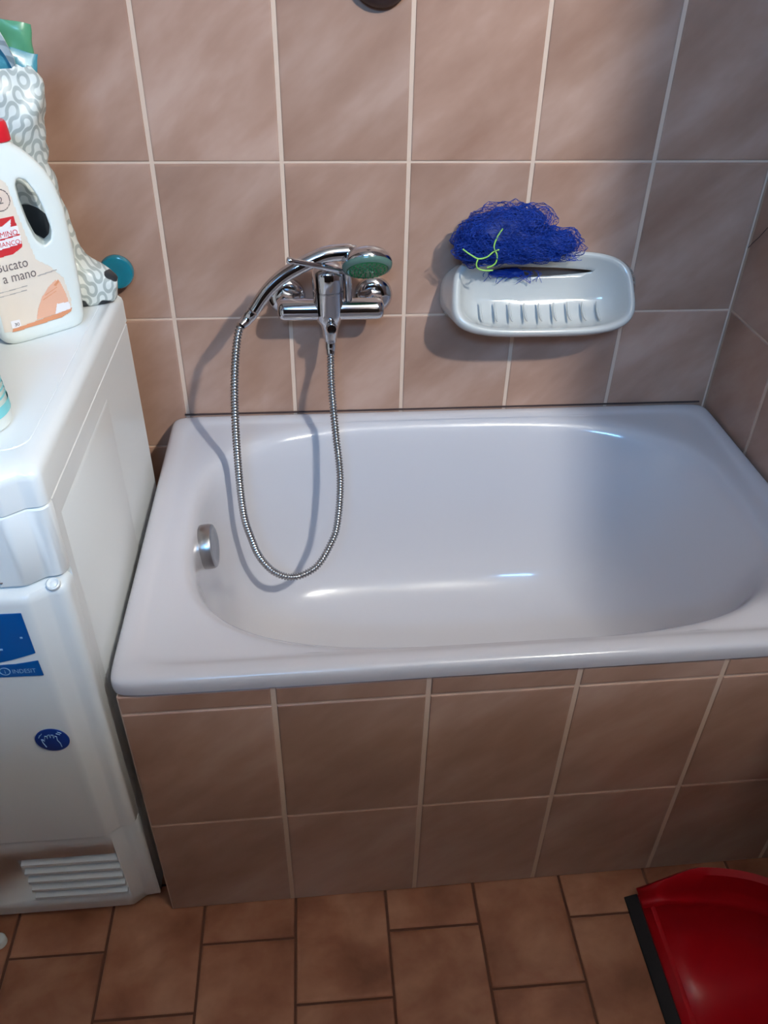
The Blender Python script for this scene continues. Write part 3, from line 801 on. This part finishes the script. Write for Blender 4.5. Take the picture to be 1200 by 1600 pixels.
# ------------------------------------------------------------------ blue net scrubber
sg = thing('net_scrubber', 'crumpled blue nylon net scrubber lying on top of the soap dish', 'scrubber', (-.43, -.055, .845))
def lobe(c, r, seed, amp, sub=4):
    bm = bmesh.new(); bmesh.ops.create_icosphere(bm, subdivisions=sub, radius=1.0)
    out = MB(); vs = []
    for v in bm.verts:
        p = v.co.copy(); n1 = noise.noise(p*1.7+Vector((seed, 0, 0))); n2 = noise.noise(p*4.5+Vector((0, seed, 0)))
        k = 1+amp*n1+amp*.6*n2
        q = Vector((p.x*r[0], p.y*r[1], p.z*r[2]))*k
        nv = noise.noise_vector(p*9+Vector((seed, 2, 5)))*.004
        q += nv + Vector(c)
        q.y = min(q.y, -.004)
        vs.append(q)
    bm.verts.index_update()
    out.add(vs, [tuple(v.index for v in f.verts) for f in bm.faces]); bm.free(); return out
LB = [((-.452, -.050, .885), (.056, .036, .040)), ((-.492, -.050, .872), (.032, .030, .030)), ((-.418, -.052, .888), (.048, .034, .036)), ((-.362, -.056, .872), (.036, .028, .020)), ((-.470, -.056, .866), (.050, .034, .022)), ((-.405, -.058, .866), (.055, .030, .020))]
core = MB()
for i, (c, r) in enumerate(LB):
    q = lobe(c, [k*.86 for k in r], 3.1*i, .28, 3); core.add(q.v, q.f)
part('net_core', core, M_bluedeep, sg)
for lay, sc_ in ((0, 1.0), (1, 1.16)):
    net = MB()
    for i, (c, r) in enumerate(LB):
        q = lobe(c, [k*sc_ for k in r], 3.1*i+lay*11.7, .34, 4); net.add(q.v, q.f)
    o = part('net', net, M_blue, sg)
    md = o.modifiers.new('w', 'WIREFRAME'); md.thickness = .0011 if lay == 0 else .0008; md.use_even_offset = False
    o['kind'] = 'stuff'
# tuft that falls through the slot
tf = MB(); rnd = random.Random(5)
q = lobe((-.430, -.0285, .8125), (.030, .006, .0065), 41, .3, 3); tf.add(q.v, q.f)
for k in range(26):
    x = -.478+rnd.random()*.09
    p0 = Vector((x+.012, -.024, .815)); p1 = Vector((x+.012+rnd.uniform(-.012, .012), -.034, .812)); p2 = Vector((x+.012+rnd.uniform(-.014, .014), -.036, .796+rnd.random()*.014))
    tf.tube(spline([p0, p1, p2], 4), .0005, 5)
for k in range(40):
    x = -.50+rnd.random()*.16; z = .862
    p0 = Vector((x, -.075, z)); p1 = Vector((x+rnd.uniform(-.015, .015), -.086, .853)); p2 = Vector((x+rnd.uniform(-.02, .02), -.080, .846+rnd.random()*.012))
    tf.tube(spline([p0, p1, p2], 4), .0005, 5)
o = part('loose_threads', tf, M_blue, sg); o['kind'] = 'stuff'
b = MB()
for pl in ([(-.520, -.088, .8735), (-.507, -.094, .866), (-.495, -.097, .861), (-.482, -.098, .864), (-.472, -.097, .872), (-.463, -.094, .874)],
           [(-.459, -.088, .905), (-.468, -.094, .893), (-.472, -.097, .879), (-.466, -.098, .866), (-.468, -.098, .853), (-.480, -.097, .846)],
           [(-.496, -.097, .861), (-.498, -.098, .852), (-.494, -.098, .845), (-.482, -.098, .842), (-.470, -.097, .842)]):
    b.tube(spline(pl, 6), .0012, 8)
o = part('tie_cord', b, M_lime, sg); o['label'] = 'lime green tie cord'

# ------------------------------------------------------------------ red dustpan
dp = thing('dustpan', 'red plastic dustpan with a black rubber lip lying on the floor tiles', 'dustpan', (-.16, -.81, 0))
PYC, PW = -.812, .118
def pan_ring(xs, h, lip):
    """cross section at x: half width, wall height"""
    return None
nx = 26; inner = []
def halfw(x):      # D-shaped plan
    t = min(1, max(0, (x+.262)/.262)); return PW*(1-t**2.6)**(1/2.6)
def wallh(t): return .006 + .060*min(1, t/.34)**1.1 if t < .34 else .066 - .012*((t-.34)/.66)**2
outline = []
# plan outline from lip end round the back to the other lip end
ncurve = 60
for i in range(ncurve+1):
    a = PI/2 - PI*i/ncurve
    c, s_ = math.cos(a), math.sin(a)
    outline.append((-.262+.248*abs(c)**(2/2.7), PYC+PW*math.copysign(abs(s_)**(2/2.7), s_), ))
floor_pts = []; rings = [[], [], [], [], [], []]
for i, (x, y) in enumerate(outline):
    t = (x+.262)/.248; h = wallh(max(t, 0))
    # inward normal approx towards the pan's middle
    dirv = Vector((x+.15, y-PYC, 0)); 
    if dirv.length < 1e-6: dirv = Vector((1, 0, 0))
    dirv.normalize()
    if t < .05: dirv = Vector((0, math.copysign(1, y-PYC), 0))
    p = Vector((x, y, 0))
    fl_z = .0075 + .003*t
    rings[0].append(p - dirv*.022 + Vector((0, 0, fl_z)))
    rings[1].append(p - dirv*.012 + Vector((0, 0, fl_z+.002+h*.08)))
    rings[2].append(p - dirv*.004 + Vector((0, 0, fl_z+h*.45)))
    rings[3].append(p + Vector((0, 0, fl_z+h*.92)))
    rings[4].append(p + dirv*.006 + Vector((0, 0, fl_z+h)))
    rings[5].append(p + dirv*.009 + Vector((0, 0, fl_z+h*.90)))
b = MB()
b.loft(rings, False, False, closed=False)
n = len(outline)
base = list(range(n))
b.add([tuple(v) for v in rings[0]], [(i, i+1, n-2-i, n-1-i) for i in range(n//2-1)])
pan = part('pan', b, M_red, dp, angle=40)
md = pan.modifiers.new('t', 'SOLIDIFY'); md.thickness = .003; md.offset = 1.0
b = MB()
yA, yB = PYC-PW-.002, PYC+PW+.002
sec = [(-.270, .0035), (-.262, .0085), (-.245, .0112), (-.238, .0100), (-.236, .0060), (-.262, .0030)]
b.loft([[(x, y, z) for x, z in sec] for y in (yA, yB)])
part('front_ramp', b, M_red, dp, angle=30)
b = MB(); sec = [(-.2835, .0012), (-.2825, .0028), (-.270, .0080), (-.2645, .0095), (-.2625, .0080), (-.268, .0034)]
b.loft([[(x, y, z) for x, z in sec] for y in (yA-.001, yB+.001)])
part('rubber_lip', b, M_rubber, dp, angle=30)
b = MB().tube(spline([(-.030, PYC, .050), (-.026, PYC, .075), (-.022, PYC, .11), (-.020, PYC, .30), (-.018, PYC, .62)], 6), [.014]*7+[.011]*18, 16)
part('handle', b, M_red, dp)

# ------------------------------------------------------------------ small things
b = MB().lathe([(.010, .0005), (.0115, .002), (.0112, .011), (.0098, .013), (.0001, .0132)], (-1.279, -.690, 0), (0,0,1), 28)
tag(obj('bottle_cap', b, M_bottle), 'small white plastic cap on the floor in front of the washing machine', 'cap')
hk = thing('wall_hook', 'dark brown round hook on the wall above the mixer at the top edge', 'hook', (-.650, 0, 1.245))
part('back_plate', MB().lathe([(.046, 0), (.047, .004), (.046, .012), (.040, .020), (.028, .026), (.0001, .028)], (-.648, -.0002, 1.2375), (0,-1,0), 44), M_hook, hk)
part('prong', MB().tube(spline([(-.648, -.020, 1.250), (-.648, -.040, 1.250), (-.648, -.056, 1.256), (-.648, -.064, 1.276)], 6), [.009]*13+[.011]*6, 18), M_hook, hk)
# opal globe lamp hanging in the room
LX, LY, LZ = 0.20, -1.80, 2.30
GR = 0.045
lamp = thing('pendant_lamp', 'opal glass globe lamp hanging from the ceiling', 'lamp', (LX, LY, ZC))
part('ceiling_cup', MB().lathe([(.05, 0), (.05, .02), (.01, .035)], (LX, LY, ZC), (0,0,-1), 28), M_chrome, lamp)
part('rod', MB().lathe([(.006, .03), (.006, ZC-LZ-GR+.004)], (LX, LY, ZC), (0,0,-1), 16), M_chrome, lamp)
part('globe', MB().lathe([(GR*math.sin(PI*i/20)+1e-5, -GR*math.cos(PI*i/20)) for i in range(21)], (LX, LY, LZ), (0,0,1), 32), M_bulb, lamp)
# made-up furniture added behind the camera to block lamp and window light
def blocker(name, label, x0, x1, y0, y1, h, splits, face):
    t = thing(name, label, 'blocker', ((x0+x1)/2, (y0+y1)/2, 0))
    part('carcass', MB().box(x0, x1, y0, y1, .06, h-.02), M_wood, t, smooth=False)
    part('plinth', MB().box(x0+.02, x1-.02, y0+.02, y1-.02, 0, .06), M_wood, t, smooth=False)
    part('top_board', MB().box(x0-.008, x1+.008, y0-.008, y1+.008, h-.02, h), M_wood, t, smooth=False)
    for z0, z1 in splits:
        dd = part('door', MB().box(x0+.01, x1-.01, y0-.016, y0, z0, z1), M_wood, t, smooth=False)
        part('knob', MB().lathe([(.005, 0), (.005, .012), (.012, .016), (.012, .022), (.0001, .026)], (x0+.05, y0-.016, (z0+z1)/2), (0,-1,0), 20), M_chrome, dd)
blocker('window_light_blocker', 'chin-high dark brown cupboard added out of view to block window light from the tub front', -1.55, -.25, -2.15, -1.76, 1.50, ((.08, .77), (.79, 1.46)), 0)
blocker('lamp_light_blocker', 'tall dark brown cupboard added under the pendant lamp to shade the tub front and floor', -.08, .66, -2.15, -1.60, 1.985, ((.08, .99), (1.01, 1.92)), 0)
